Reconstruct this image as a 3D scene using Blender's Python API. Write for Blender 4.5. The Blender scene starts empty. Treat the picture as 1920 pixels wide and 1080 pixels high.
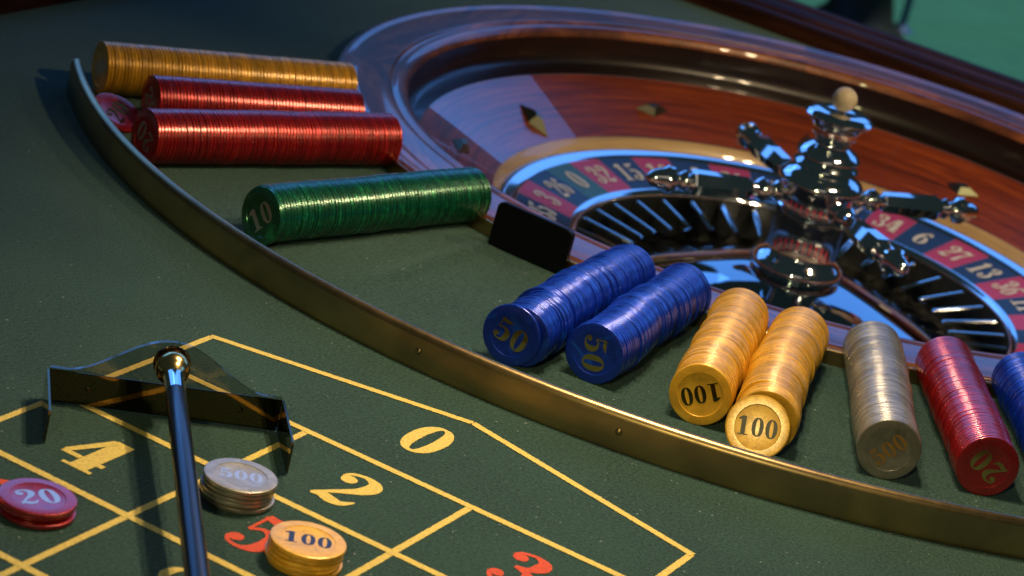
import bpy, math, random
from mathutils import Matrix, Vector
random.seed(7)
pi = math.pi
sc = bpy.context.scene
COL = sc.collection

# ------------------------------------------------------------------ camera
cam_d = bpy.data.cameras.new('camera')
cam = bpy.data.objects.new('camera', cam_d)
COL.objects.link(cam)
cam.matrix_world = Matrix(((0.850761793, -0.358785457, 0.384027821, 0.638203649),
                           (0.473749626, 0.207214374, -0.855934282, -1.193451266),
                           (0.227520688, 0.910129221, 0.346264548, 0.613634110),
                           (0, 0, 0, 1)))
cam_d.sensor_width = 36.0
cam_d.lens = 4840.09 / 1920 * 36
cam_d.clip_start = 0.05
cam_d.clip_end = 60
cam_d.dof.use_dof = True
cam_d.dof.focus_distance = 1.55
cam_d.dof.aperture_fstop = 13.0
sc.camera = cam

# ------------------------------------------------------------------ world and lamps
world = bpy.data.worlds.new('World')
sc.world = world
world.use_nodes = True
bg = world.node_tree.nodes['Background']
bg.inputs[0].default_value = (0.35, 0.6, 0.62, 1)
bg.inputs[1].default_value = 0.034


def spot(loc, power, color, radius, aim, cone):
    d = bpy.data.lights.new('lamp_or_fill_spot', 'SPOT')          # a bulb for shaded lamps and for the added fill lights
    d.spot_size = math.radians(cone)
    d.spot_blend = 1.0
    d.energy = power
    d.color = color
    d.shadow_soft_size = radius
    o = bpy.data.objects.new('lamp_or_fill_spot', d)
    o.location = loc
    o.rotation_euler = (Vector(aim) - Vector(loc)).to_track_quat('-Z', 'Y').to_euler()
    COL.objects.link(o)


def panel(name, loc, target, sx, sy, power, color):
    d = bpy.data.lights.new(name, 'AREA')
    d.shape = 'RECTANGLE'
    d.size, d.size_y = sx, sy
    d.energy = power
    d.color = color
    o = bpy.data.objects.new(name, d)
    o.location = loc
    o.rotation_euler = (Vector(target) - Vector(loc)).to_track_quat('-Z', 'Y').to_euler()
    COL.objects.link(o)


# the gaming lamp that hangs over the tray: three warm bulbs close together
for bx, by, bz in ((0.01, 0.19, 0.63), (0.075, 0.235, 0.65), (0.125, 0.17, 0.63)):
    spot((bx, by, bz), 8.2, (1.0, 0.79, 0.50), 0.020, (0.24, -0.06, 0.0), 122)
# one more bulb of the same lamp, turned to the far end of the tray
spot((0.33, 0.45, 0.65), 10.0, (1.0, 0.72, 0.40), 0.022, (-0.29, 0.39, 0.0), 36)
spot((0.52, 0.82, 0.66), 9.0, (1.0, 0.74, 0.42), 0.022, (-0.14, 0.34, 0.0), 25)  # extra narrow spot added for the highlight along the green row
# a second shaded lamp hangs over the far side of the wheel
for bx, by, bz in ((0.40, 0.62, 0.66), (0.46, 0.70, 0.68)):
    spot((bx, by, bz), 14.0, (1.0, 0.74, 0.43), 0.020, (0.12, 1.04, -0.05), 88)
# daylight from the row of windows beyond the wheel and to its left
SKY = (0.105, 0.34, 1.0)
for az, dist, wd, pw in ((105.0, 2.98, 2.25, 13.5), (141.0, 3.25, 1.65, 12.5), (164.0, 3.3, 1.75, 12.0), (69.0, 3.2, 1.3, 8.0)):
    a = math.radians(az)
    panel('window_light', (-0.0062 + dist * math.cos(a), 0.8053 + dist * math.sin(a), 1.63), (-0.05, 0.72, -0.05), wd, 1.32, pw, SKY)
# added lights: highlight and fill from behind the viewer, carpet fill beyond
spot((0.69, -2.07, 1.14), 48.0, (1.0, 0.89, 0.42), 0.06, (0.20, 0.24, 0.0), 26)  # added spot, placed to brighten the front gold chip by the silver row
panel('fill_panel', (1.2, -1.6, 1.9), (0.1, 0.2, 0.0), 1.2, 0.8, 1.2, (1.0, 0.84, 0.62))  # added soft fill for chip faces turned to the viewer
spot((-1.0, 5.6, 2.6), 420.0, (0.85, 1.0, 0.9), 0.10, (-1.0, 5.4, -1.0), 90)  # added spot that brightens the background carpet

sc.view_settings.view_transform = 'Standard'
sc.view_settings.look = 'None'
sc.view_settings.exposure = 0.0
sc.view_settings.gamma = 1.0
sc.view_settings.use_curve_mapping = False

W = Vector((-0.0062, 0.8053, 0.0))          # wheel axis
SC = Vector((0.0167, 0.7602, 0.0))          # centre of the tray's outer band
SR = 0.6243


# ------------------------------------------------------------------ helpers
def link(o, parent=None):
    COL.objects.link(o)
    if parent is not None:
        o.parent = parent
    return o


def mesh(name, verts, faces, mat=None, smooth=None, uvs=None):
    m = bpy.data.meshes.new(name)
    m.from_pydata([tuple(v) for v in verts], [], faces)
    if uvs is not None:
        uvl = m.uv_layers.new(name='UVMap')
        for l in m.loops:
            uvl.data[l.index].uv = uvs[l.vertex_index]
    if mat is not None:
        m.materials.append(mat)
    if smooth is not None:
        m.polygons.foreach_set('use_smooth', [True] * len(m.polygons))
        m.set_sharp_from_angle(angle=math.radians(smooth))
    m.update()
    return m


def obj(name, m, parent=None, loc=None):
    o = bpy.data.objects.new(name, m)
    if loc is not None:
        o.location = loc
    return link(o, parent)


def empty(name, loc=(0, 0, 0)):
    o = bpy.data.objects.new(name, None)
    o.empty_display_size = 0.02
    o.location = loc
    return link(o)


def tag(o, label=None, cat=None, group=None, kind=None):
    if label:
        o['label'] = label
    if cat:
        o['category'] = cat
    if group:
        o['group'] = group
    if kind:
        o['kind'] = kind
    return o


def lathe_data(profile, segs=96, a0=0.0, a1=2 * pi):
    """verts, faces, uvs; profile from inside/top outward, normals kept to the left of travel"""
    full = abs(a1 - a0 - 2 * pi) < 1e-6
    n = segs if full else segs + 1
    V, F, U = [], [], []
    L = [0]
    for i in range(1, len(profile)):
        L.append(L[-1] + math.dist(profile[i], profile[i - 1]))
    for j in range(n):
        a = a0 + (a1 - a0) * j / segs
        c, s = math.cos(a), math.sin(a)
        for i, (r, z) in enumerate(profile):
            V.append((r * c, r * s, z))
            U.append((a * 0.3, L[i]))
    k = len(profile)
    for j in range(segs):
        j2 = (j + 1) % n
        for i in range(k - 1):
            a_, b_, c_, d_ = j * k + i, j2 * k + i, j2 * k + i + 1, j * k + i + 1
            f = [a_, b_, c_, d_]
            if profile[i][0] < 1e-9:
                f = [a_, c_, d_]
            elif profile[i + 1][0] < 1e-9:
                f = [a_, b_, d_]
            F.append(f)
    return V, F, U


def lathe(name, profile, mat, segs=96, smooth=35, a0=0.0, a1=2 * pi):
    V, F, U = lathe_data(profile, segs, a0, a1)
    m = mesh(name, V, F, mat, smooth, U)
    return m


def box_data(x0, x1, y0, y1, z0, z1):
    V = [(x0, y0, z0), (x1, y0, z0), (x1, y1, z0), (x0, y1, z0), (x0, y0, z1), (x1, y0, z1), (x1, y1, z1), (x0, y1, z1)]
    F = [(0, 3, 2, 1), (4, 5, 6, 7), (0, 1, 5, 4), (1, 2, 6, 5), (2, 3, 7, 6), (3, 0, 4, 7)]
    return V, F


def sweep(name, pts, section, mat, smooth=35, cap=True):
    """pts: list of (x,y) on the floor; section: closed list of (offset to the left of travel, z)"""
    n, k = len(pts), len(section)
    V, F, U = [], [], []
    run = 0
    for i, p in enumerate(pts):
        a = Vector(pts[max(i - 1, 0)]); b = Vector(pts[min(i + 1, n - 1)])
        t = (b - a).normalized()
        nrm = Vector((-t.y, t.x))
        if i:
            run += (Vector(p) - Vector(pts[i - 1])).length
        for q, (o, z) in enumerate(section):
            V.append((p[0] + nrm.x * o, p[1] + nrm.y * o, z))
            U.append((run, o + z))
    for i in range(n - 1):
        for q in range(k):
            q2 = (q + 1) % k
            F.append((i * k + q, i * k + q2, (i + 1) * k + q2, (i + 1) * k + q))
    if cap:
        F.append(tuple(range(k - 1, -1, -1)))
        F.append(tuple((n - 1) * k + q for q in range(k)))
    return mesh(name, V, F, mat, smooth, U)


def arc(c, r, a0, a1, n):
    return [(c.x + r * math.cos(math.radians(a0 + (a1 - a0) * i / n)),
             c.y + r * math.sin(math.radians(a0 + (a1 - a0) * i / n))) for i in range(n + 1)]


# ------------------------------------------------------------------ materials
def new_mat(name):
    m = bpy.data.materials.new(name)
    m.use_nodes = True
    nt = m.node_tree
    return m, nt, nt.nodes['Principled BSDF']


def nd(nt, kind, **kw):
    n = nt.nodes.new(kind)
    for k, v in kw.items():
        setattr(n, k, v)
    return n


def ramp(nt, stops, fac):
    r = nt.nodes.new('ShaderNodeValToRGB')
    e = r.color_ramp.elements
    while len(e) < len(stops):
        e.new(0.5)
    for i, (p, c) in enumerate(stops):
        e[i].position = p
        e[i].color = (*c, 1) if len(c) == 3 else c
    nt.links.new(fac, r.inputs[0])
    return r


def noise(nt, scale, detail=2.0, rough=0.5, vec=None, dist=0.0):
    n = nt.nodes.new('ShaderNodeTexNoise')
    n.inputs['Scale'].default_value = scale
    n.inputs['Detail'].default_value = detail
    n.inputs['Roughness'].default_value = rough
    n.inputs['Distortion'].default_value = dist
    if vec is not None:
        nt.links.new(vec, n.inputs['Vector'])
    return n


def bump(nt, b, height, strength, dist):
    n = nt.nodes.new('ShaderNodeBump')
    n.inputs['Strength'].default_value = strength
    n.inputs['Distance'].default_value = dist
    nt.links.new(height, n.inputs['Height'])
    nt.links.new(n.outputs[0], b.inputs['Normal'])


def felt_mat(name, col, fuzz=0.45, specks=True):
    m, nt, b = new_mat(name)
    geo = nd(nt, 'ShaderNodeNewGeometry')
    P = geo.outputs['Position']
    f1 = noise(nt, 1150, 2, 0.6, P)
    f2 = noise(nt, 480, 2, 0.6, P)
    f3 = noise(nt, 9, 3, 0.55, P)
    mx = nd(nt, 'ShaderNodeMath', operation='MULTIPLY_ADD')
    nt.links.new(f1.outputs[0], mx.inputs[0]); mx.inputs[1].default_value = 0.75
    nt.links.new(f2.outputs[0], mx.inputs[2])
    mx2 = nd(nt, 'ShaderNodeMath', operation='MULTIPLY_ADD')
    nt.links.new(f3.outputs[0], mx2.inputs[0]); mx2.inputs[1].default_value = 0.35
    nt.links.new(mx.outputs[0], mx2.inputs[2])
    lo = tuple(c * (1 - fuzz) for c in col); hi = tuple(c * (1 + fuzz) for c in col)
    r = ramp(nt, [(0.34, lo), (0.74, hi)], nd_scale(nt, mx2.outputs[0], 0.95, -0.42))
    out = r.outputs[0]
    if specks:
        s = noise(nt, 330, 1, 0.4, P)
        sr = ramp(nt, [(0.735, (0, 0, 0)), (0.77, (1, 1, 1))], s.outputs[0])
        s2 = noise(nt, 23, 1, 0.4, P)
        sr2 = ramp(nt, [(0.45, (0, 0, 0)), (0.60, (1, 1, 1))], s2.outputs[0])
        ml = nd(nt, 'ShaderNodeMath', operation='MULTIPLY')
        nt.links.new(sr.outputs[0], ml.inputs[0]); nt.links.new(sr2.outputs[0], ml.inputs[1])
        mix = nd(nt, 'ShaderNodeMix', data_type='RGBA')
        nt.links.new(ml.outputs[0], mix.inputs[0]); nt.links.new(out, mix.inputs[6])
        mix.inputs[7].default_value = (0.32, 0.33, 0.28, 1)
        out = mix.outputs[2]
    nt.links.new(out, b.inputs['Base Color'])
    b.inputs['Roughness'].default_value = 1.0
    b.inputs['Specular IOR Level'].default_value = 0.08
    b.inputs['Sheen Weight'].default_value = 0.30
    b.inputs['Sheen Tint'].default_value = (0.55, 0.9, 0.85, 1)
    b.inputs['Sheen Roughness'].default_value = 0.6
    bump(nt, b, mx.outputs[0], 0.9, 0.0016)
    return m


def nd_scale(nt, sock, mul, add):
    n = nd(nt, 'ShaderNodeMath', operation='MULTIPLY_ADD')
    nt.links.new(sock, n.inputs[0])
    n.inputs[1].default_value = mul
    n.inputs[2].default_value = add
    return n.outputs[0]


def wood_mat(name, dark, mid, light, along=6, across=150, coat=1.0, rough=0.38, coat_rough=0.035, ior=1.6):
    m, nt, b = new_mat(name)
    tc = nd(nt, 'ShaderNodeTexCoord')
    mp = nd(nt, 'ShaderNodeMapping')
    mp.inputs['Scale'].default_value = (along, across, along)
    nt.links.new(tc.outputs['UV'], mp.inputs[0])
    n1 = noise(nt, 1.0, 5, 0.6, mp.outputs[0], 0.6)
    mp2 = nd(nt, 'ShaderNodeMapping')
    mp2.inputs['Scale'].default_value = (along * 6, across * 8, along)
    nt.links.new(tc.outputs['UV'], mp2.inputs[0])
    n2 = noise(nt, 1.0, 3, 0.6, mp2.outputs[0])
    a = nd(nt, 'ShaderNodeMath', operation='MULTIPLY_ADD')
    nt.links.new(n2.outputs[0], a.inputs[0]); a.inputs[1].default_value = 0.35
    nt.links.new(n1.outputs[0], a.inputs[2])
    r = ramp(nt, [(0.45, dark), (0.66, mid), (0.86, light)], a.outputs[0])
    nt.links.new(r.outputs[0], b.inputs['Base Color'])
    b.inputs['Roughness'].default_value = rough
    b.inputs['Coat Weight'].default_value = coat
    b.inputs['Coat Roughness'].default_value = coat_rough
    b.inputs['Coat IOR'].default_value = ior
    return m


def metal_mat(name, col, rough, wear=None, wear_amt=0.0):
    m, nt, b = new_mat(name)
    b.inputs['Metallic'].default_value = 1.0
    b.inputs['Base Color'].default_value = (*col, 1)
    b.inputs['Roughness'].default_value = rough
    if wear:
        geo = nd(nt, 'ShaderNodeNewGeometry')
        n1 = noise(nt, 22, 4, 0.5, geo.outputs['Position'], 0.4)
        r = ramp(nt, [(0.36, wear), (0.58, col), (0.8, tuple(min(1, c * 1.15) for c in col))], n1.outputs[0])
        nt.links.new(r.outputs[0], b.inputs['Base Color'])
        n2 = noise(nt, 240, 4, 0.6, geo.outputs['Position'])
        r2 = ramp(nt, [(0.3, (rough * 0.92,) * 3), (0.75, (rough * 1.12,) * 3)], n2.outputs[0])
        nt.links.new(r2.outputs[0], b.inputs['Roughness'])
    return m


def chip_mat(name, col, hi, metallic=0.6, rough=0.30, coat=0.9):
    """pearly plastic: cloudy swirls of a darker and a lighter tone, each chip a little different"""
    m, nt, b = new_mat(name)
    tc = nd(nt, 'ShaderNodeTexCoord')
    oi = nd(nt, 'ShaderNodeObjectInfo')
    add = nd(nt, 'ShaderNodeVectorMath', operation='ADD')
    cmb = nd(nt, 'ShaderNodeCombineXYZ')
    nt.links.new(nd_scale(nt, oi.outputs['Random'], 7.0, 0), cmb.inputs[2])
    nt.links.new(tc.outputs['Object'], add.inputs[0]); nt.links.new(cmb.outputs[0], add.inputs[1])
    n1 = noise(nt, 70, 4, 0.6, add.outputs[0], 1.5)
    r = ramp(nt, [(0.30, tuple(c * 0.72 for c in col)), (0.55, col), (0.80, hi)], n1.outputs[0])
    hs = nd(nt, 'ShaderNodeHueSaturation')
    nt.links.new(nd_scale(nt, oi.outputs['Random'], 0.5, 0.74), hs.inputs['Value'])
    nt.links.new(r.outputs[0], hs.inputs['Color'])
    nt.links.new(hs.outputs[0], b.inputs['Base Color'])
    b.inputs['Metallic'].default_value = metallic
    n2 = noise(nt, 900, 2, 0.5, add.outputs[0])
    r2 = ramp(nt, [(0.3, (rough * 0.8,) * 3), (0.7, (rough * 1.3,) * 3)], n2.outputs[0])
    nt.links.new(r2.outputs[0], b.inputs['Roughness'])
    b.inputs['Coat Weight'].default_value = coat
    b.inputs['Coat Roughness'].default_value = 0.22
    b.inputs['Coat IOR'].default_value = 1.65
    return m


def plain(name, col, rough=0.5, metallic=0.0, coat=0.0, spec=0.5):
    m, nt, b = new_mat(name)
    b.inputs['Base Color'].default_value = (*col, 1)
    b.inputs['Roughness'].default_value = rough
    b.inputs['Metallic'].default_value = metallic
    b.inputs['Coat Weight'].default_value = coat
    b.inputs['Coat Roughness'].default_value = 0.05
    b.inputs['Specular IOR Level'].default_value = spec
    return m


M = {}
M['felt'] = felt_mat('green felt', (0.0145, 0.0335, 0.0235), 0.95)
M['yellow'] = felt_mat('yellow print', (0.90, 0.63, 0.135), 0.14, False)
M['redprint'] = felt_mat('red print', (0.78, 0.075, 0.025), 0.14, False)
M['brass'] = metal_mat('aged brass', (0.44, 0.295, 0.13), 0.34, (0.31, 0.215, 0.105))
M['rake'] = metal_mat('dark bronze mirror', (0.15, 0.100, 0.045), 0.06)
M['socket'] = metal_mat('polished brass socket', (0.95, 0.64, 0.24), 0.20)
M['deflector'] = metal_mat('dull brass', (0.24, 0.22, 0.16), 0.34)
M['gold'] = metal_mat('gold foil', (0.78, 0.50, 0.16), 0.16)
M['silver'] = metal_mat('silver foil', (0.80, 0.74, 0.66), 0.36)
M['bronze'] = plain('bronze print', (0.34, 0.17, 0.035), 0.35)
M['dark_foil'] = plain('dark reflection foil', (0.045, 0.034, 0.012), 0.4)  # matte dark tone painted in place of the foil's dark reflection
M['steel'] = metal_mat('dark steel foil', (0.10, 0.095, 0.09), 0.3)
M['gold_dark_reflect'] = metal_mat('gold foil dark reflection', (0.20, 0.14, 0.05), 0.18)  # gold foil toned down to stand for the dark surroundings it mirrors
M['chrome'] = metal_mat('chrome', (0.84, 0.86, 0.88), 0.07)
M['satin'] = metal_mat('satin chrome', (0.60, 0.64, 0.68), 0.13)
M['black_chrome'] = metal_mat('dark polished metal', (0.40, 0.46, 0.50), 0.03)
M['rim_wood'] = wood_mat('mahogany rim', (0.030, 0.009, 0.005), (0.13, 0.036, 0.012), (0.32, 0.105, 0.030), 9, 60, 0.8, 0.40, 0.03, 1.5)
M['bowl_wood'] = wood_mat('mahogany bowl', (0.050, 0.0080, 0.0022), (0.165, 0.024, 0.0045), (0.30, 0.056, 0.009), 9, 240, 1.0, 0.38, 0.02, 1.62)
M['track_wood'] = wood_mat('dark stained track', (0.0025, 0.001, 0.0008), (0.007, 0.0022, 0.0014), (0.014, 0.0042, 0.0024), 6, 90, 0.35)
M['inlay'] = wood_mat('pale inlay', (0.30, 0.19, 0.09), (0.42, 0.28, 0.13), (0.52, 0.36, 0.18), 6, 120, 0.6)
M['rail_wood'] = wood_mat('dark rail', (0.008, 0.003, 0.002), (0.026, 0.008, 0.004), (0.06, 0.020, 0.009), 5, 90, 0.0, 0.55)
M['rail_wood'].node_tree.nodes['Principled BSDF'].inputs['Specular IOR Level'].default_value = 0.12
M['num_red'] = plain('red enamel', (0.36, 0.018, 0.030), 0.22, 0, 0.0, 0.22)
M['num_black'] = plain('black enamel', (0.008, 0.012, 0.022), 0.20, 0, 0.0, 0.22)
M['num_green'] = plain('green enamel', (0.03, 0.10, 0.075), 0.22, 0, 0.0, 0.22)
M['num_white'] = plain('cream numerals', (0.55, 0.52, 0.42), 0.35)
M['pocket'] = plain('pocket black', (0.006, 0.007, 0.006), 0.45)
M['plaque'] = plain('black plastic', (0.002, 0.002, 0.0025), 0.30, 0, 0, 0.25)
M['handle'] = plain('black lacquer handle', (0.004, 0.005, 0.007), 0.30, 0, 0.25)
M['ivory'] = plain('ivory ball', (0.36, 0.30, 0.21), 0.5, 0, 0.0, 0.3)
M['carpet'] = felt_mat('green carpet', (0.03, 0.15, 0.11), 0.3, False)
M['dark_leg'] = plain('dark chair leg', (0.012, 0.014, 0.014), 0.6)
M['blue_post'] = plain('blue post', (0.06, 0.11, 0.30), 0.5)
M['chip_gold'] = chip_mat('gold chip', (0.82, 0.42, 0.025), (0.93, 0.57, 0.065), 0.22, 0.34, 0.38)
M['chip_red'] = chip_mat('red chip', (0.46, 0.009, 0.010), (0.68, 0.030, 0.020), 0.55, 0.30)
M['chip_blue'] = chip_mat('blue chip', (0.003, 0.034, 0.46), (0.008, 0.13, 0.76), 0.35, 0.30, 0.5)
M['chip_green'] = chip_mat('green chip', (0.003, 0.12, 0.055), (0.015, 0.42, 0.11), 0.55, 0.27)
M['chip_silver'] = chip_mat('silver chip', (0.37, 0.33, 0.26), (0.49, 0.45, 0.365), 0.55, 0.34, 0.4)


def acrylic_mat():
    m = bpy.data.materials.new('smoked acrylic')
    m.use_nodes = True
    nt = m.node_tree
    nt.nodes.clear()
    out = nd(nt, 'ShaderNodeOutputMaterial')
    tr = nd(nt, 'ShaderNodeBsdfTransparent')
    tr.inputs[0].default_value = (0.74, 0.73, 0.70, 1)
    gl = nd(nt, 'ShaderNodeBsdfGlossy')
    gl.inputs['Roughness'].default_value = 0.03
    fr = nd(nt, 'ShaderNodeFresnel')
    fr.inputs[0].default_value = 1.49
    mx = nd(nt, 'ShaderNodeMixShader')
    nt.links.new(fr.outputs[0], mx.inputs[0])
    nt.links.new(tr.outputs[0], mx.inputs[1]); nt.links.new(gl.outputs[0], mx.inputs[2])
    nt.links.new(mx.outputs[0], out.inputs[0])
    return m


M['acrylic'] = acrylic_mat()


# ------------------------------------------------------------------ numerals drawn with a broad pen
def catmull(pts, n=10):
    out = []
    P = [pts[0]] + list(pts) + [pts[-1]]
    for i in range(1, len(P) - 2):
        p0, p1, p2, p3 = P[i - 1], P[i], P[i + 1], P[i + 2]
        for j in range(n):
            t = j / n
            out.append(tuple(0.5 * ((2 * b) + (c - a) * t + (2 * a - 5 * b + 4 * c - d) * t * t + (3 * b - a - 3 * c + d) * t ** 3)
                             for a, b, c, d in zip(p0, p1, p2, p3)))
    out.append(tuple(pts[-1]))
    return out


def g_stroke(pts):
    s = catmull(pts)
    V, F = [], []
    for i, (x, y, w) in enumerate(s):
        a, b = s[max(i - 1, 0)], s[min(i + 1, len(s) - 1)]
        tx, ty = b[0] - a[0], b[1] - a[1]
        L = math.hypot(tx, ty) or 1
        nx, ny = -ty / L * w * 0.57, tx / L * w * 0.57
        V += [(x + nx, y + ny), (x - nx, y - ny)]
    for i in range(len(s) - 1):
        F.append((2 * i + 1, 2 * i + 3, 2 * i + 2, 2 * i))
    return V, F


def g_ring(cx, cy, rx, ry, ix, iy, n=40, e=2.0):
    V, F = [], []
    for i in range(n):
        a = 2 * pi * i / n
        c, s = math.cos(a), math.sin(a)
        pc, ps = math.copysign(abs(c) ** (2 / e), c), math.copysign(abs(s) ** (2 / e), s)
        V += [(cx + rx * pc, cy + ry * ps), (cx + ix * pc, cy + iy * ps)]
    for i in range(n):
        j = (i + 1) % n
        F.append((2 * i, 2 * j, 2 * j + 1, 2 * i + 1))
    return V, F


def g_disc(cx, cy, r, n=20):
    return [(cx + r * math.cos(2 * pi * i / n), cy + r * math.sin(2 * pi * i / n)) for i in range(n)], [tuple(range(n))]


def g_poly(*pts):
    return list(pts), [tuple(range(len(pts)))]


def g_rect(x0, x1, y0, y1):
    return g_poly((x0, y0), (x1, y0), (x1, y1), (x0, y1))


SIX = [g_ring(.27, .31, .255, .31, .085, .265), g_stroke([(.10, .36, .17), (.12, .58, .15), (.22, .83, .09), (.35, .96, .055), (.45, .90, .04)]), g_disc(.41, .84, .08)]
GLYPH = {
    '0': [g_ring(.27, .5, .27, .5, .085, .43, 44, 2.25)],
    '1': [g_rect(.15, .36, .05, 1.0), g_rect(.02, .49, 0, .06), g_poly((.15, .80), (.15, .97), (.0, .86), (.0, .80))],
    '2': [g_disc(.135, .745, .105), g_stroke([(.04, .77, .04), (.09, .90, .06), (.25, .965, .075), (.41, .90, .14), (.455, .75, .18), (.39, .56, .14), (.22, .34, .08), (.05, .10, .045)]),
          g_stroke([(.02, .04, .05), (.13, .115, .14), (.29, .075, .16), (.42, .10, .10), (.51, .25, .03)])],
    '3': [g_disc(.125, .80, .095), g_stroke([(.035, .81, .04), (.10, .92, .06), (.26, .97, .06), (.40, .89, .14), (.42, .75, .17), (.35, .60, .10), (.19, .545, .05)]),
          g_stroke([(.19, .535, .05), (.38, .47, .11), (.45, .28, .18), (.39, .10, .13), (.24, .03, .06), (.10, .07, .055), (.03, .19, .04)]), g_disc(.115, .21, .09)],
    '4': [g_rect(.26, .50, .05, 1.0), g_rect(.17, .58, 0, .065), g_rect(.0, .26, .23, .32), g_rect(.50, .58, .23, .32), g_stroke([(.03, .30, .08), (.16, .63, .09), (.29, .96, .10)])],
    '5': [g_stroke([(.08, .95, .10), (.20, .91, .14), (.33, .92, .14), (.47, .99, .03)]), g_rect(.08, .125, .50, .90),
          g_stroke([(.10, .50, .05), (.24, .61, .07), (.40, .53, .14), (.45, .33, .18), (.39, .12, .14), (.25, .03, .065), (.10, .07, .055), (.03, .19, .04)]), g_disc(.12, .21, .095)],
    '6': SIX,
    '7': [g_stroke([(.03, .70, .03), (.07, .86, .09), (.22, .92, .15), (.40, .87, .12), (.51, .97, .03)]), g_stroke([(.49, .95, .04), (.33, .66, .09), (.24, .36, .15), (.23, .02, .20)])],
    '8': [g_ring(.27, .755, .205, .245, .08, .195), g_ring(.27, .265, .255, .265, .085, .215)],
    '9': [([(.54 - x, 1 - y) for x, y in V], F) for V, F in SIX],
}


def text_mesh(name, text, height, width, mat, z=0.0, jitter=0.0, lift=2.0e-5):
    """flat numerals centred on the origin, reading along +X"""
    V, F = [], []
    x = 0
    rnd = random.Random(sum(map(ord, text)))
    for ch in text:
        for q, (pv, pf) in enumerate(GLYPH[ch]):
            b = len(V)
            V += [(px + x, py, q) for px, py in pv]
            F += [tuple(i + b for i in f) for f in pf]
        x += 0.63
    total = x - 0.09
    sx = width / total
    VV = [((vx - total / 2) * sx + rnd.uniform(-jitter, jitter), (vy - .5) * height + rnd.uniform(-jitter, jitter), z + q * lift) for vx, vy, q in V]
    FF = []
    for f in F:
        ar = sum(VV[f[i]][0] * VV[f[(i + 1) % len(f)]][1] - VV[f[(i + 1) % len(f)]][0] * VV[f[i]][1] for i in range(len(f)))
        FF.append(f if ar > 0 else tuple(reversed(f)))
    return mesh(name, VV, FF, mat)


# ================================================================== TABLE
FX0, FX1, FY0, FY1 = -0.590, 1.25, -0.95, 1.237
table = empty('roulette_table', (0, 0, 0))
tag(table, 'long table top of dark green felt carrying tray and yellow betting layout', 'gaming table')


def felt_with_hole():
    R = 0.4165
    ang = [2 * pi * i / 180 for i in range(180)] + [math.atan2(y - W.y, x - W.x) % (2 * pi) for x in (FX0, FX1) for y in (FY0, FY1)]
    ang = sorted(set(ang))
    V, F = [], []
    for a in ang:
        c, s = math.cos(a), math.sin(a)
        tx = ((FX1 if c > 0 else FX0) - W.x) / c if abs(c) > 1e-9 else 1e9
        ty = ((FY1 if s > 0 else FY0) - W.y) / s if abs(s) > 1e-9 else 1e9
        t = min(tx, ty)
        V += [(W.x + R * c, W.y + R * s, 0), (W.x + t * c, W.y + t * s, 0)]
    n = len(ang)
    for i in range(n):
        j = (i + 1) % n
        F.append((2 * i, 2 * i + 1, 2 * j + 1, 2 * j))
    return mesh('felt', V, F, M['felt'])


felt = obj('felt', felt_with_hole(), table)

# printed layout ------------------------------------------------------
A, B = 0.1110, 0.0858


def line_mesh(p0, p1, w, z):
    """a printed line with slightly ragged edges"""
    p0, p1 = Vector(p0), Vector(p1)
    t = (p1 - p0).normalized(); n = Vector((-t.y, t.x))
    k = max(2, int((p1 - p0).length / 0.0012))
    V, F = [], []
    for i in range(k + 1):
        c = p0 + (p1 - p0) * (i / k)
        for s in (1, -1):
            q = c + n * (s * w / 2 + random.uniform(-0.00016, 0.00016))
            V.append((q.x, q.y, z))
    for i in range(k):
        F.append((2 * i, 2 * i + 1, 2 * i + 3, 2 * i + 2))
    return mesh('layout_line', V, F, M['yellow'])


LW = 0.0051
zl = 0.0002
for i in range(-1, 3):
    top = 0.0605 if i in (-1, 2) else 0.0
    obj('layout_line', line_mesh((i * A, -6 * B), (i * A, top), 0.0043, zl), felt)
for j in range(0, 6):
    obj('layout_line', line_mesh((-A, -j * B), (2 * A, -j * B), LW, zl + 0.0002), felt)
for s, e in (((-A - .001, 0.0605), (0.0544, 0.1000)), ((2 * A + .001, 0.0605), (0.0544, 0.1000))):
    obj('layout_line', line_mesh(s, e, LW, zl + 0.0002), felt)
RED = {1, 3, 5, 7, 9, 12, 14, 16, 18, 19, 21, 23, 25, 27, 30, 32, 34, 36}
for nmb in range(0, 13):
    if nmb == 0:
        x, y, wd = 0.0496, 0.0540, 0.024
    else:
        r, c = (nmb - 1) // 3, (nmb - 1) % 3
        x, y, wd = (c - 0.5) * A, -(r + 0.5) * B, (0.016 if nmb == 1 else 0.0255) if nmb < 10 else 0.046
    mt = M['redprint'] if nmb in RED else M['yellow']
    if nmb == 1:
        y += 0.0110
    obj('layout_numeral', text_mesh('layout_numeral', str(nmb), 0.036 if nmb == 1 else 0.0455, wd, mt, 0, 0.00012, 4e-5), felt, (x, y, 0.00025))

# polished wooden edge round the table ---------------------------------
rail_sec = [(0, -0.05), (0, 0.0150), (0.002, 0.0172), (0.009, 0.0190), (0.013, 0.0185), (0.0145, 0.0170), (0.018, 0.0170), (0.0195, 0.0200),
            (0.026, 0.0228), (0.036, 0.0240), (0.042, 0.0232), (0.044, 0.0215), (0.0475, 0.0215), (0.049, 0.0240), (0.057, 0.0250), (0.066, 0.0238),
            (0.073, 0.0190), (0.077, 0.010), (0.078, -0.05)]
pts = [(FX1 - (FX1 - FX0 + 0.0) * i / 40, FY1 + 0.0005) for i in range(41)]
far_rail = obj('edge_rail', sweep('edge_rail', pts, [(-o, z) for o, z in rail_sec], M['rail_wood'], 40), table)
pts = [(FX0 - 0.0005, FY0 + (FY1 + 0.08 - FY0) * i / 40) for i in range(41)]
left_rail = obj('edge_rail', sweep('edge_rail', pts, rail_sec, M['rail_wood'], 40), table)

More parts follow.
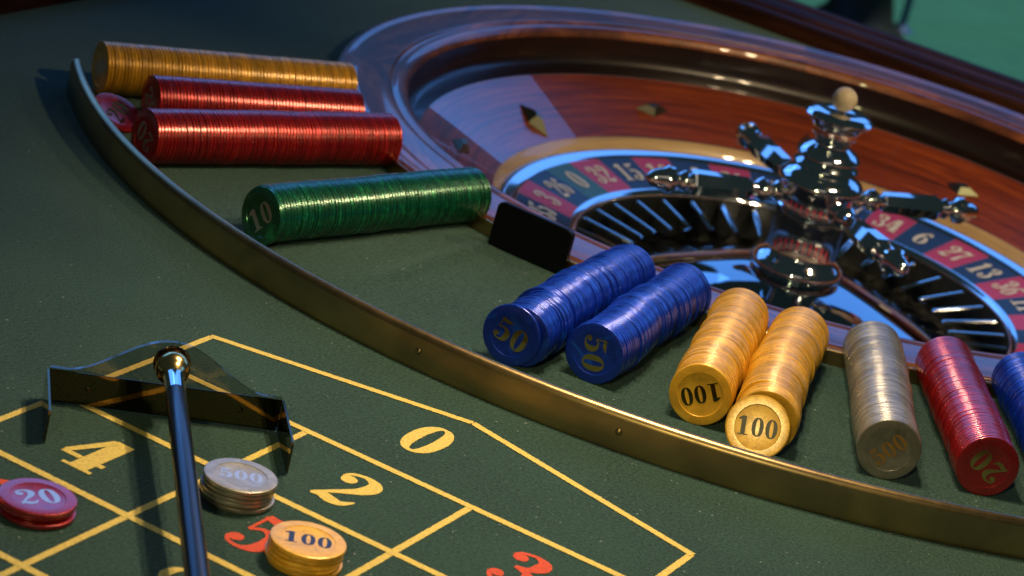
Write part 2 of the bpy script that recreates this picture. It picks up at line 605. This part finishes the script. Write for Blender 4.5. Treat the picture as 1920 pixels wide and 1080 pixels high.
# ================================================================== CHIP TRAY
tray = empty('chip_tray', (0.05, 0.16, 0))
tag(tray, 'crescent chip tray with aged brass wall curving round the wheel', 'chip tray')


def tray_part(name, m):
    o = obj(name, m, tray)
    o.matrix_parent_inverse = Matrix.Translation((-0.05, -0.16, 0))
    return o


band = [(0.0, 0.0002), (0.0, 0.0205), (0.0004, 0.0222), (0.0013, 0.0237), (0.0027, 0.0247), (0.0042, 0.0250), (0.0055, 0.0249), (0.0063, 0.0243), (0.0066, 0.0232), (0.0066, 0.0002)]
pts = arc(SC, SR, -138.2, -22, 150)
tray_part('outer_band', sweep('outer_band', pts, band, M['brass'], 40))
pts = arc(W, 0.4188, -146, -20, 130)
ib = [(-0.0030, 0.0002), (-0.0030, 0.0108), (-0.0022, 0.0116), (-0.0008, 0.0116), (0.0, 0.0108), (0.0, 0.0002)]
tray_part('inner_band', sweep('inner_band', pts, ib, M['brass'], 40))


def tray_floor():
    V, F = [], []
    na, nr = 220, 60
    p0, p1 = Vector((-0.1060, 0.2220)), Vector((-0.0960, 0.3780))     # a soft crease in the cloth
    d = (p1 - p0).normalized(); nn = Vector((-d.y, d.x))
    for i in range(na + 1):
        a = math.radians(-137.5 + (-24 + 137.5) * i / na)
        u = Vector((math.cos(a), math.sin(a)))
        rel = Vector((W.x - SC.x, W.y - SC.y))
        bq = rel.dot(u)
        ro = -bq + math.sqrt(bq * bq - rel.dot(rel) + (SR - 0.0070) ** 2)
        for j in range(nr + 1):
            r = 0.4222 + (ro - 0.4222) * j / nr
            q = Vector((W.x + u.x * r, W.y + u.y * r))
            off = (q - p0).dot(nn); al = (q - p0).dot(d) / (p1 - p0).length
            fade = max(0.0, min(1.0, al * 3)) * max(0.0, min(1.0, (1.15 - al) * 3))
            z = 0.0006 + 0.0022 * fade * math.exp(-(off / 0.0065) ** 2)
            V.append((q.x, q.y, z))
    k = nr + 1
    for i in range(na):
        for j in range(nr):
            F.append((i * k + j, i * k + j + 1, (i + 1) * k + j + 1, (i + 1) * k + j))
    return mesh('tray_floor', V, F, M['felt'], 80)


tray_part('tray_floor', tray_floor())
screw_m = lathe('screw', [(0, 0.0014), (0.0012, 0.0013), (0.0020, 0.0008), (0.0023, 0.0)], M['brass'], 20, 60)
for a in (-92.4, -79.7, -40.5, -28):
    ar = math.radians(a)
    o = tray_part('screw', screw_m)
    dirv = Vector((math.cos(ar), math.sin(ar), 0))
    o.matrix_basis = Matrix.Translation(SC + dirv * (SR - 0.0001) + Vector((0, 0, 0.0125))) @ dirv.to_track_quat('Z', 'Y').to_matrix().to_4x4()

# ================================================================== ROULETTE WHEEL
wheel = empty('roulette', W)
tag(wheel, 'large mahogany roulette wheel with numbered ring and chrome turret beside tray', 'roulette wheel')


def wpart(name, m, parent=wheel):
    return obj(name, m, parent)


rim_prof = [(0.3555, 0.0025), (0.3560, 0.0060), (0.3582, 0.0088), (0.3625, 0.0108), (0.3668, 0.0106), (0.3690, 0.0094), (0.3705, 0.0092), (0.3718, 0.0100),
            (0.3728, 0.0118), (0.3760, 0.0120), (0.3950, 0.0119), (0.4060, 0.0117), (0.4078, 0.0112), (0.4092, 0.0117), (0.4130, 0.0128), (0.4165, 0.0116), (0.4182, 0.0088),
            (0.4186, 0.0040), (0.4186, -0.030)]


def seg_lathe(name, profile, mat, count, a_off, segs, tilt, polar=False):
    """veneer panels: each its own piece with its own run of the grain"""
    out = []
    for k in range(count):
        a0 = a_off + 2 * pi * k / count + 0.00015
        a1 = a_off + 2 * pi * (k + 1) / count - 0.00015
        V, F, U = lathe_data(profile, segs, a0, a1)
        am = (a0 + a1) / 2
        g = tilt(k)
        cg, sg = math.cos(g), math.sin(g)
        UV = []
        for x, y, z in V:
            tx, ty = -x * math.sin(am) + y * math.cos(am), x * math.cos(am) + y * math.sin(am)
            if polar:                                     # the grain follows the ring
                an = (math.atan2(y, x) - am + pi) % (2 * pi) - pi
                rr = math.hypot(x, y)
                UV.append((an * 0.31 * cg + rr * sg + am * 0.31, -an * 0.31 * sg + rr * cg))
                continue
            UV.append((tx * cg + ty * sg + k * 0.37, -tx * sg + ty * cg + k * 0.71))
        out.append(mesh(name, V, F, mat, 40, UV))
    return out


for m in seg_lathe('rim_panel', rim_prof, M['rim_wood'], 8, math.radians(25), 28, lambda k: (0.10, -0.16, 0.05, -0.07)[k % 4]):
    wpart('rim_panel', m)
wpart('ball_track', lathe('ball_track', [(0.3400, -0.0289), (0.3480, -0.0275), (0.3545, -0.0255), (0.3580, -0.0220), (0.3592, -0.0170), (0.3585, -0.0080), (0.3560, 0.0024)], M['track_wood'], 160, 50))
slope = [(0.2680, -0.0633), (0.2900, -0.0528), (0.3150, -0.0409), (0.3398, -0.0291)]
for m in seg_lathe('bowl_panel', slope, M['bowl_wood'], 12, math.radians(37), 14, lambda k: 0.0, True):
    wpart('bowl_panel', m)
wpart('inlay_ring', lathe('inlay_ring', [(0.2602, -0.0722), (0.2606, -0.0712), (0.2676, -0.0638), (0.2679, -0.0636)], M['inlay'], 160, 30))


def deflector(radial):
    a, b, h = (0.0205, 0.0085, 0.0085) if radial else (0.0175, 0.0090, 0.0062)
    ti = 0.42 if not radial else 0.30
    base = [(a, 0), (0, b), (-a, 0), (0, -b)]
    V = [(x, y, -0.002) for x, y in base] + [(x, y, 0.0008) for x, y in base] + [(x * ti, y * ti, h) for x, y in base]
    F = [(8, 9, 10, 11)]
    for i in range(4):
        j = (i + 1) % 4
        F += [(i, j, 4 + j, 4 + i), (4 + i, 4 + j, 8 + j, 8 + i)]
    return mesh('deflector', V, F, M['deflector'])


dm = (deflector(False), deflector(True))
sl = math.atan2(0.0342, 0.0718)
for k in range(12):
    a = math.radians(82.5 + 30 * k)
    rad = k % 2 == 1
    r = 0.291 if rad else 0.302
    z = -0.0633 + (r - 0.268) / (0.3398 - 0.268) * 0.0342
    o = wpart('deflector', dm[1 if rad else 0])
    R_ = Matrix.Rotation(a, 4, 'Z') @ Matrix.Rotation(-sl, 4, 'Y')
    if not rad:
        R_ = R_ @ Matrix.Rotation(pi / 2, 4, 'Z')
    o.matrix_basis = Matrix.Translation((r * math.cos(a), r * math.sin(a), z)) @ R_

wpart('outer_ring', lathe('outer_ring', [(0.2452, -0.0752), (0.2458, -0.0745), (0.2485, -0.0735), (0.2550, -0.0718), (0.2578, -0.0714), (0.2594, -0.0720), (0.2596, -0.0800)], M['chrome'], 160, 40))
wpart('inner_ring', lathe('inner_ring', [(0.1898, -0.0900), (0.1900, -0.0882), (0.1912, -0.0870), (0.1945, -0.0852), (0.1958, -0.0850), (0.1962, -0.0856)], M['chrome'], 160, 40))
ORDER = [0, 32, 15, 19, 4, 21, 2, 25, 17, 34, 6, 27, 13, 36, 11, 30, 8, 23, 10, 5, 24, 16, 33, 1, 20, 14, 31, 9, 22, 18, 29, 7, 28, 12, 35, 3, 26]
STEP = 2 * pi / 37
slope_n = math.atan2(0.0100, 0.0490)
fretV = [(0.1895, -0.0915), (0.1420, -0.1000), (0.1400, -0.1012), (0.1630, -0.1205), (0.1895, -0.1215)]
th = 0.0021
FV = [(x, -th, z) for x, z in fretV] + [(x, th, z) for x, z in fretV]
FF = [(0, 1, 2, 3, 4), (9, 8, 7, 6, 5)] + [(i, 5 + i, 5 + (i + 1) % 5, (i + 1) % 5) for i in range(5)]
fret_m = mesh('fret', FV, FF, M['chrome'])
import bmesh
_bm = bmesh.new(); _bm.from_mesh(fret_m)
bmesh.ops.recalc_face_normals(_bm, faces=_bm.faces)
bmesh.ops.bevel(_bm, geom=list(_bm.edges), offset=0.0014, segments=3, affect='EDGES')
_bm.to_mesh(fret_m); _bm.free()
fret_m.polygons.foreach_set('use_smooth', [True] * len(fret_m.polygons))
fret_m.set_sharp_from_angle(angle=math.radians(35))
for k, nmb in enumerate(ORDER):
    ac = math.radians(177.2) - STEP * k
    a0, a1 = ac - STEP / 2 + 0.0012, ac + STEP / 2 - 0.0012
    mt = M['num_green'] if nmb == 0 else (M['num_red'] if nmb in RED else M['num_black'])
    V, F, U = lathe_data([(0.1962, -0.0850), (0.2120, -0.0817), (0.2290, -0.0783), (0.2453, -0.0750)], 6, a0, a1)
    pn = wpart('number_panel', mesh('number_panel', V, F, mt, 40))
    tm = text_mesh('numeral', str(nmb), 0.026, 0.0135 if nmb < 10 else 0.024, M['num_white'], 0, 0, 3e-5)
    no = obj('numeral', tm, pn)
    r = 0.2215
    no.matrix_basis = Matrix.Translation((r * math.cos(ac), r * math.sin(ac), -0.0850 + (r - 0.1962) * 0.2037 + 0.0006)) @ Matrix.Rotation(ac - pi / 2, 4, 'Z') @ Matrix.Rotation(slope_n, 4, 'X')
    fo = wpart('fret', fret_m)
    fo.rotation_euler = (0, 0, ac - STEP / 2)
wpart('pocket_wall', lathe('pocket_wall', [(0.1545, -0.1225), (0.1700, -0.1222), (0.1890, -0.1215), (0.1898, -0.1180), (0.1899, -0.0898)], M['pocket'], 120, 30))
wpart('cone', lathe('cone', [(0.0, -0.0790), (0.034, -0.0800), (0.045, -0.0815), (0.070, -0.0885), (0.100, -0.0985), (0.130, -0.1088), (0.1500, -0.1155), (0.1538, -0.1172), (0.1550, -0.1190), (0.1550, -0.1224)][::-1], M['black_chrome'], 160, 40))
tp = [(0.0, 0.0655), (0.012, 0.0656), (0.0200, 0.0664), (0.0265, 0.0640), (0.0290, 0.0612), (0.0286, 0.0592), (0.0230, 0.0555), (0.0212, 0.0530), (0.0196, 0.0500), (0.0204, 0.0478), (0.0196, 0.0450),
      (0.0160, 0.0420), (0.0150, 0.0400), (0.0158, 0.0385), (0.0158, 0.0370), (0.0175, 0.0358), (0.0225, 0.0325), (0.0262, 0.0290), (0.0272, 0.0268), (0.0262, 0.0250), (0.0236, 0.0240), (0.0240, 0.0228), (0.0272, 0.0200), (0.0282, 0.0180),
      (0.0270, 0.0162), (0.0246, 0.0152), (0.0250, 0.0140), (0.0305, 0.0108), (0.0348, 0.0072), (0.0366, 0.0038), (0.0366, 0.0022), (0.0350, 0.0006), (0.0318, -0.0006), (0.0310, -0.0030), (0.0310, -0.0195),
      (0.0326, -0.0208), (0.0326, -0.0226), (0.0310, -0.0240), (0.0302, -0.0300), (0.0296, -0.0590), (0.0306, -0.0620), (0.0350, -0.0660), (0.0392, -0.0705), (0.0406, -0.0740), (0.0398, -0.0765), (0.0372, -0.0785), (0.0350, -0.0830)]
turret = wpart('turret', lathe('turret', tp[::-1], M['chrome'], 96, 50))
turret_grip_in = [(0.029, 0.0045), (0.0335, 0.0058), (0.0365, 0.0088), (0.0400, 0.0090), (0.0425, 0.0062), (0.0450, 0.0056), (0.0480, 0.0088), (0.0535, 0.0105), (0.0575, 0.0085), (0.0595, 0.0062), (0.0625, 0.0060), (0.0640, 0.0074)]
grip_out = [(0.1195, 0.0088), (0.1210, 0.0066), (0.1230, 0.0076), (0.1258, 0.0090), (0.1285, 0.0080), (0.1310, 0.0060), (0.1345, 0.0072), (0.1375, 0.0112), (0.1420, 0.0118), (0.1460, 0.0092), (0.1505, 0.0085), (0.1560, 0.0062), (0.1600, 0.0030), (0.1612, 0.0)]


def spun(prof, segs=24):
    V, F, U = lathe_data([(r, -x) for x, r in prof], segs)
    return [(-z, x, y) for x, y, z in V], F


def arm_mesh():
    V, F = spun(turret_grip_in)
    b = len(V)
    # eight-sided waisted grip
    secs = [(0.0640, 0.0080), (0.0660, 0.0090), (0.0900, 0.0100), (0.1170, 0.0110), (0.1195, 0.0096)]
    n = 6
    for x, r in secs:
        for i in range(n):
            a = 2 * pi * i / n
            V.append((x, r * math.cos(a), r * math.sin(a)))
    for s in range(len(secs) - 1):
        for i in range(n):
            j = (i + 1) % n
            F.append((b + s * n + i, b + s * n + j, b + (s + 1) * n + j, b + (s + 1) * n + i))
    F.append(tuple(b + i for i in range(n - 1, -1, -1)))
    F.append(tuple(b + (len(secs) - 1) * n + i for i in range(n)))
    V2, F2 = spun(grip_out)
    b = len(V)
    V += V2
    F += [tuple(i + b for i in f) for f in F2]
    m = mesh('turret_arm', V, F, M['chrome'], 38)
    import bmesh
    bm = bmesh.new(); bm.from_mesh(m)
    bmesh.ops.recalc_face_normals(bm, faces=bm.faces)
    bm.to_mesh(m); bm.free()
    return m


am = arm_mesh()
for k in range(4):
    o = obj('arm', am, turret)
    o.location = (0, 0, -0.0095)
    o.rotation_euler = (0, 0, math.radians(49 + 90 * k))

ballm = lathe('roulette_ball', [(0.0105 * math.sin(pi * i / 24), 0.0105 * math.cos(pi * i / 24)) for i in range(25)][::-1], M['ivory'], 40, 80)
ball = obj('roulette_ball', ballm, None, (W.x, W.y, 0.0765))
tag(ball, 'small ivory ball resting on top of the chrome turret', 'ball')


# ================================================================== CHIPS
T = 0.00262
h = T / 2 - 0.00008
half = [(0.0, h - 0.00036), (0.0138, h - 0.00036), (0.0141, h - 0.00030), (0.0144, h), (0.0189, h), (0.0195, h - 0.00007), (0.01985, h - 0.00020), (0.0200, h - 0.00042)]
prof = half + [(r, -z) for r, z in reversed(half)]
prof = prof[::-1]
CHIP = {}
for c in ('gold', 'red', 'blue', 'green', 'silver'):
    CHIP[c] = lathe(c + '_chip', prof, M['chip_' + c], 56, 32)
VAL = {'gold': '100', 'red': '20', 'blue': '50', 'green': '10', 'silver': '500'}
SIZE = {'100': (0.0118, 0.0245), '20': (0.0150, 0.0225), '50': (0.0152, 0.0235), '10': (0.0150, 0.0215), '500': (0.0112, 0.0235)}
NUM = {}


def numeral(chip, c, foil, ang):
    key = (c, foil)
    if key not in NUM:
        hh, ww = SIZE[VAL[c]]
        NUM[key] = text_mesh('numeral', VAL[c], hh, ww, M[foil], 0, 0, 2e-5)
    o = obj('numeral', NUM[key], chip)
    o.matrix_basis = Matrix.Translation((0, 0, h - 0.00036 + 0.00009)) @ Matrix.Rotation(ang, 4, 'Z')
    return o


def chip(c, mat4, label, group):
    o = bpy.data.objects.new(c + '_chip', CHIP[c])
    COL.objects.link(o)
    o.matrix_world = mat4
    tag(o, label, c + ' chip', group)
    return o


def ordinal(n):
    return '%d%s' % (n, 'th' if 10 <= n % 100 <= 20 else {1: 'st', 2: 'nd', 3: 'rd'}.get(n % 10, 'th'))


def row(c, P, Q, label, front_label, group, foil, ang, wob=0.0006, tilt=0.0, blocks=(), front_shift=(0, 0, 0)):
    """chips standing on edge side by side from P (front) to Q (back)"""
    P, Q = Vector((P[0], P[1], 0.0206)), Vector((Q[0], Q[1], 0.0206))
    u = (Q - P).normalized()
    n = int(round((Q - P).length / (T + 0.00004)))
    side = Vector((0, 0, 1)).cross(-u)                 # viewer's right
    drift = 0.0
    for i in range(n):
        drift = drift * 0.8 + random.gauss(0, wob * 0.55)
        off = drift + random.gauss(0, wob * 0.35)
        for b0, b1, s in blocks:
            if b0 <= i < b1:
                off += s
        p = P + u * ((i + 0.5) * (Q - P).length / n) + side * off
        lean = math.radians(random.gauss(0, 0.35)) + tilt * max(0, 1 - i / 9) * (1 if i else 1)
        yaw = math.radians(random.gauss(0, 0.3))
        z = -u
        R_ = Matrix((side, Vector((0, 0, 1)), z)).transposed().to_4x4()
        spin = random.uniform(0, 2 * pi) if i else 0.0
        if i == 0:
            p = p + side * front_shift[0] - u * front_shift[1]
            lean += front_shift[2]
        mt = Matrix.Translation(p) @ R_ @ Matrix.Rotation(yaw, 4, 'Y') @ Matrix.Rotation(-lean, 4, 'X') @ Matrix.Rotation(spin, 4, 'Z')
        if i == 0:
            o = chip(c, mt, front_label, group)
            numeral(o, c, foil, ang)
        else:
            chip(c, mt, label.replace('NTH', ordinal(i + 1)), group)


R_ = math.radians
row('gold', (-0.4330, 0.3590), (-0.3140, 0.5265), 'gold chip on edge, NTH from front, in the gold row at tray far end',
    'front gold chip ending the gold row at the far end of tray', 'gold row at the far end of tray', 'silver', R_(30), 0.00025)
row('red', (-0.3660, 0.3330), (-0.2730, 0.4720), 'red chip on edge, NTH from front, in the row touching the far gold row',
    'front red chip of the row next to the far gold row', 'red row next to the far gold row', 'silver', R_(-40), 0.0003)
row('red', (-0.3215, 0.2665), (-0.2285, 0.4510), 'red chip on edge, NTH from front, in the long red row facing the green row',
    'front red chip of the long red row facing the green row', 'red row facing the green row', 'silver', R_(160), 0.0003, 0.05)
row('green', (-0.1880, 0.2180), (-0.1300, 0.4100), 'green chip on edge, NTH from front, in the only green row',
    'front green chip with silver 10 on the only green row', 'the only green row', 'silver', R_(48), 0.0005, 0.03, (), (0.0015, 0.0012, 0.02))
row('blue', (0.0225, 0.1990), (0.0120, 0.3850), 'blue chip on edge, NTH from front, in the left of two touching blue rows',
    'front blue chip with gold 50 upright on the left of two touching blue rows', 'left of the two touching blue rows', 'gold', R_(-16), 0.0009, 0.0,
    ((1, 17, 0.0030), (17, 34, -0.0006), (34, 44, -0.0012)), (-0.001, 0.0008, 0.03))
row('blue', (0.0680, 0.2240), (0.0560, 0.3910), 'blue chip on edge, NTH from front, in the right of two touching blue rows',
    'front blue chip with gold 50 lying sideways on the right of two touching blue rows', 'right of the two touching blue rows', 'gold', R_(-84), 0.0008, 0.0,
    ((1, 12, 0.0012), (26, 40, -0.0012)))
row('gold', (0.1415, 0.2300), (0.1010, 0.3880), 'gold chip on edge, NTH from front, in the gold row beside the blue rows',
    'front gold chip with 100 upside down beside the blue rows', 'gold row beside the blue rows', 'gold_dark_reflect', R_(207), 0.0007, 0.05,
    ((1, 9, 0.0008), (28, 60, -0.0004)))
row('gold', (0.1860, 0.2290), (0.1405, 0.3985), 'gold chip on edge, NTH from front, in the gold row beside the silver row',
    'brightly lit front gold chip with dark 100 upright beside the silver row', 'gold row beside the silver row', 'dark_foil', R_(8), 0.0008, 0.05,
    ((1, 8, 0.0022), (30, 60, -0.0008)), (-0.0014, 0.0120, 0.355))
row('silver', (0.2580, 0.2680), (0.1850, 0.4275), 'silver chip on edge, NTH from front, in the only silver row',
    'front silver chip with gold 500 on the only silver row', 'the only silver row', 'bronze', R_(50), 0.0005, 0.02)
row('red', (0.3115, 0.3060), (0.2280, 0.4535), 'red chip on edge, NTH from front, in the row between silver and blue rows',
    'front red chip with 20 upside down between silver and blue rows', 'red row between the silver and blue rows', 'gold', R_(148), 0.0005, 0.03)
row('blue', (0.3560, 0.3440), (0.2750, 0.4830), 'blue chip on edge, NTH from front, in the row cut off by the right edge',
    'front blue chip of the row cut off by the right edge', 'blue row at the right edge', 'gold', R_(20), 0.0005, 0.02)


def stack(c, x, y, n, ang, foil, label, top_label, group, jit=0.0006):
    for i in range(n):
        jx, jy = (random.gauss(0, jit), random.gauss(0, jit)) if i < n - 1 else (0, 0)
        mt = Matrix.Translation((x + jx, y + jy, 0.0006 + T * (i + 0.5) + 0.00005 * i)) @ Matrix.Rotation(random.uniform(0, 6.28) if i < n - 1 else 0, 4, 'Z')
        o = chip(c, mt, top_label if i == n - 1 else label.replace('NTH', ('bottom', 'second from bottom', 'third from bottom', 'fourth from bottom')[i]), group)
        if i == n - 1:
            numeral(o, c, foil, ang)


stack('silver', 0.0228, -0.1050, 5, R_(34), 'silver', 'silver chip, NTH in the small stack by the rake', 'top silver chip with shiny 500 on small stack by rake', 'silver stack on the layout')
stack('gold', 0.0868, -0.1356, 5, R_(30), 'steel', 'gold chip, NTH in the stack covering red five', 'top gold chip with shiny 100 on stack covering red five', 'gold stack on the layout')
stack('red', -0.0325, -0.2066, 3, R_(58), 'silver', 'red chip, NTH in the stack at left edge', 'top red chip with silver 20 on stack at left edge', 'red stack on the layout')
# single red chip leaning on the brass wall
lz = Vector((0.44, -0.05, 1.0)).normalized()
lone = chip('red', Matrix.Translation((-0.3800, 0.3155, 0.0096)) @ lz.to_track_quat('Z', 'Y').to_matrix().to_4x4(), 'single red chip lying tilted against the brass wall by the red rows', None)
numeral(lone, 'red', 'gold', 0.5)

# ================================================================== BLACK PLAQUE
def plaque_mesh():
    w, hh, r, t = 0.0635, 0.0335, 0.0050, 0.0050
    out = []
    for cx, cy, a0 in ((w / 2 - r, hh - r, 0), (-w / 2 + r, hh - r, 90), (-w / 2 + 0.002, 0.002, 180), (w / 2 - 0.002, 0.002, 270)):
        rr = r if cy > 0.01 else 0.002
        for i in range(7):
            a = math.radians(a0 + 15 * i)
            out.append((cx + rr * math.cos(a), cy + rr * math.sin(a)))
    n = len(out)
    lev = [(-t / 2, 0.0007), (-t / 2 + 0.0007, 0.0), (t / 2 - 0.0007, 0.0), (t / 2, 0.0007)]
    V, F = [], []
    for d, ins in lev:
        for x, y in out:
            f = 1 - ins * 2 / w
            V.append((x * f, d, hh / 2 + (y - hh / 2) * (1 - ins * 2 / hh)))
    for s in range(3):
        for i in range(n):
            j = (i + 1) % n
            F.append((s * n + i, s * n + j, (s + 1) * n + j, (s + 1) * n + i))
    F.append(tuple(range(n)))
    F.append(tuple(3 * n + i for i in range(n - 1, -1, -1)))
    m = mesh('plaque', V, F, M['plaque'], 40)
    import bmesh
    bm = bmesh.new(); bm.from_mesh(m); bmesh.ops.recalc_face_normals(bm, faces=bm.faces); bm.to_mesh(m); bm.free()
    return m


plq = obj('black_plaque', plaque_mesh(), None, (-0.0635, 0.3810, 0.0006))
plq.rotation_euler = (R_(-4), 0, R_(-3))
tag(plq, 'black rounded rectangular plaque standing on edge against the inner tray wall', 'plaque')

# ================================================================== RAKE
BL = Vector((-0.1125, -0.1005)); BR = Vector((-0.0112, -0.0165))
bx = (BR - BL).normalized(); bl_len = (BR - BL).length
rk = empty('croupier_rake', ((BL + BR) / 2).to_3d())
rk.rotation_euler = (0, 0, math.atan2(bx.y, bx.x))
tag(rk, 'croupier rake with brass blade, clear bell shaped plate and black handle', 'rake')
Lh = bl_len / 2                                           # local: +X along the blade, -Y toward the player
Z0 = 0.0008


def rk_box(name, x0, x1, y0, y1, z0, z1, mat, bev=0.0003):
    V, F = box_data(x0, x1, y0, y1, z0, z1)
    import bmesh
    m = mesh(name, V, F, mat)
    bm = bmesh.new(); bm.from_mesh(m)
    bmesh.ops.bevel(bm, geom=list(bm.edges), offset=bev, segments=2, affect='EDGES')
    bm.to_mesh(m); bm.free()
    return obj(name, m, rk)


rk_box('blade', -Lh, Lh, -0.0012, 0.0, Z0, 0.0200, M['rake'])
rk_box('wing', -Lh - 0.0013, -Lh - 0.0001, -0.0545, 0.0, Z0, 0.0200, M['rake'])
rk_box('wing', Lh + 0.0001, Lh + 0.0013, -0.0545, 0.0, Z0, 0.0200, M['rake'])
rv = lathe('rivet', [(0, 0.0007), (0.0009, 0.0006), (0.0015, 0.0002), (0.0016, 0.0)][::1], M['rake'], 16, 60)
for sx in (-1, 1):
    o = obj('rivet', rv, rk)
    o.matrix_basis = Matrix.Translation((sx * 0.0430, -0.00125, 0.0110)) @ Matrix.Rotation(pi / 2, 4, 'X')


def bell_mesh():
    N = 60
    y0, y1 = 0.0003, 0.0030
    top = []
    for i in range(N + 1):
        x = -Lh + 2 * Lh * i / N
        t = abs(x) / Lh
        zz = 0.0206 + 0.0250 * (0.5 + 0.5 * math.cos(pi * min(1, (t / 0.86)))) ** 0.9
        top.append((x, zz))
    V, F = [], []
    for y in (y0, y1):
        for x, z in top:
            V.append((x, y, z))
        for x, z in top:
            V.append((x, y, Z0))
    n = N + 1
    for i in range(N):
        F.append((n + i, n + i + 1, i + 1, i))
        F.append((2 * n + i, 2 * n + i + 1, 3 * n + i + 1, 3 * n + i))
        F.append((i, i + 1, 2 * n + i + 1, 2 * n + i))
        F.append((n + i + 1, n + i, 3 * n + i, 3 * n + i + 1))
    F.append((0, 2 * n, 3 * n, n)); F.append((N, n + N, 3 * n + N, 2 * n + N))
    return mesh('bell_plate', V, F, M['acrylic'], 30)


obj('bell_plate', bell_mesh(), rk)
# handle: socket ball on the plate, ferrule, long black stick resting toward the player
rkm = Matrix.Translation(rk.location) @ Matrix.Rotation(rk.rotation_euler.z, 4, 'Z')
hp0 = rkm @ Vector((0.0, -0.0080, 0.0335))
hp1 = Vector((0.0870, -0.2380, 0.0255))
hdir = (hp1 - hp0).normalized()
hm = rkm.inverted() @ Matrix.Translation(hp0) @ hdir.to_track_quat('Z', 'Y').to_matrix().to_4x4()


def hpart(name, prof, mat, parent=rk):
    V, F, U = lathe_data(prof[::-1], 48)
    o = obj(name, mesh(name, V, F, mat, 45, U), parent)
    o.matrix_basis = hm
    return o


hpart('socket', [(0.0, -0.0098)] + [(0.0098 * math.sin(pi * i / 20), -0.0098 * math.cos(pi * i / 20)) for i in range(1, 16)] + [(0.0066, 0.0085), (0.0057, 0.0105), (0.0056, 0.0120)], M['socket'])
hpart('ferrule', [(0.0, 0.0118), (0.0057, 0.0119), (0.0055, 0.0150), (0.0056, 0.0300), (0.0, 0.0301)], M['chrome'])
hpart('handle', [(0.0, 0.0302), (0.0056, 0.0303), (0.0058, 0.0310), (0.0059, 0.10), (0.0064, 0.30), (0.0066, 0.62), (0.0060, 0.628), (0.0, 0.63)], M['handle'])
wsh = lathe('washer', [(0.0104, -0.0008), (0.0106, 0.0), (0.0104, 0.0010), (0.0085, 0.0012), (0.0, 0.0012)][::-1], M['rake'], 40, 40)
o = obj('washer', wsh, rk)
o.matrix_basis = Matrix.Translation((0, -0.0010, 0.0335)) @ Matrix.Rotation(pi / 2, 4, 'X')

# ================================================================== BACKGROUND
V, F = box_data(-9, 9, 1.6, 16, -0.80, -0.78)
fl = obj('floor', mesh('floor', V, F, M['carpet']))
tag(fl, 'green carpet on the floor beyond the table edge', None, None, 'structure')

pc = lathe('pedestal', [(0.0, 1.05), (0.05, 1.05), (0.062, 0.9), (0.066, 0.1), (0.085, 0.03), (0.12, 0.0)][::-1], M['dark_leg'], 40, 40)
ped = obj('table_pedestal', pc, None, (-1.285, 4.69, -0.78))
tag(ped, 'dark blurred upright leg standing on the carpet behind the rail', 'leg')
pp = lathe('post', [(0.0, 1.0), (0.009, 1.0), (0.009, 0.02), (0.03, 0.0)][::-1], M['blue_post'], 24, 40)
post = obj('slim_post', pp, None, (-1.20, 4.78, -0.78))
tag(post, 'thin blue blurred post on the carpet beside the dark leg', 'post')
print('objects', len(bpy.data.objects))
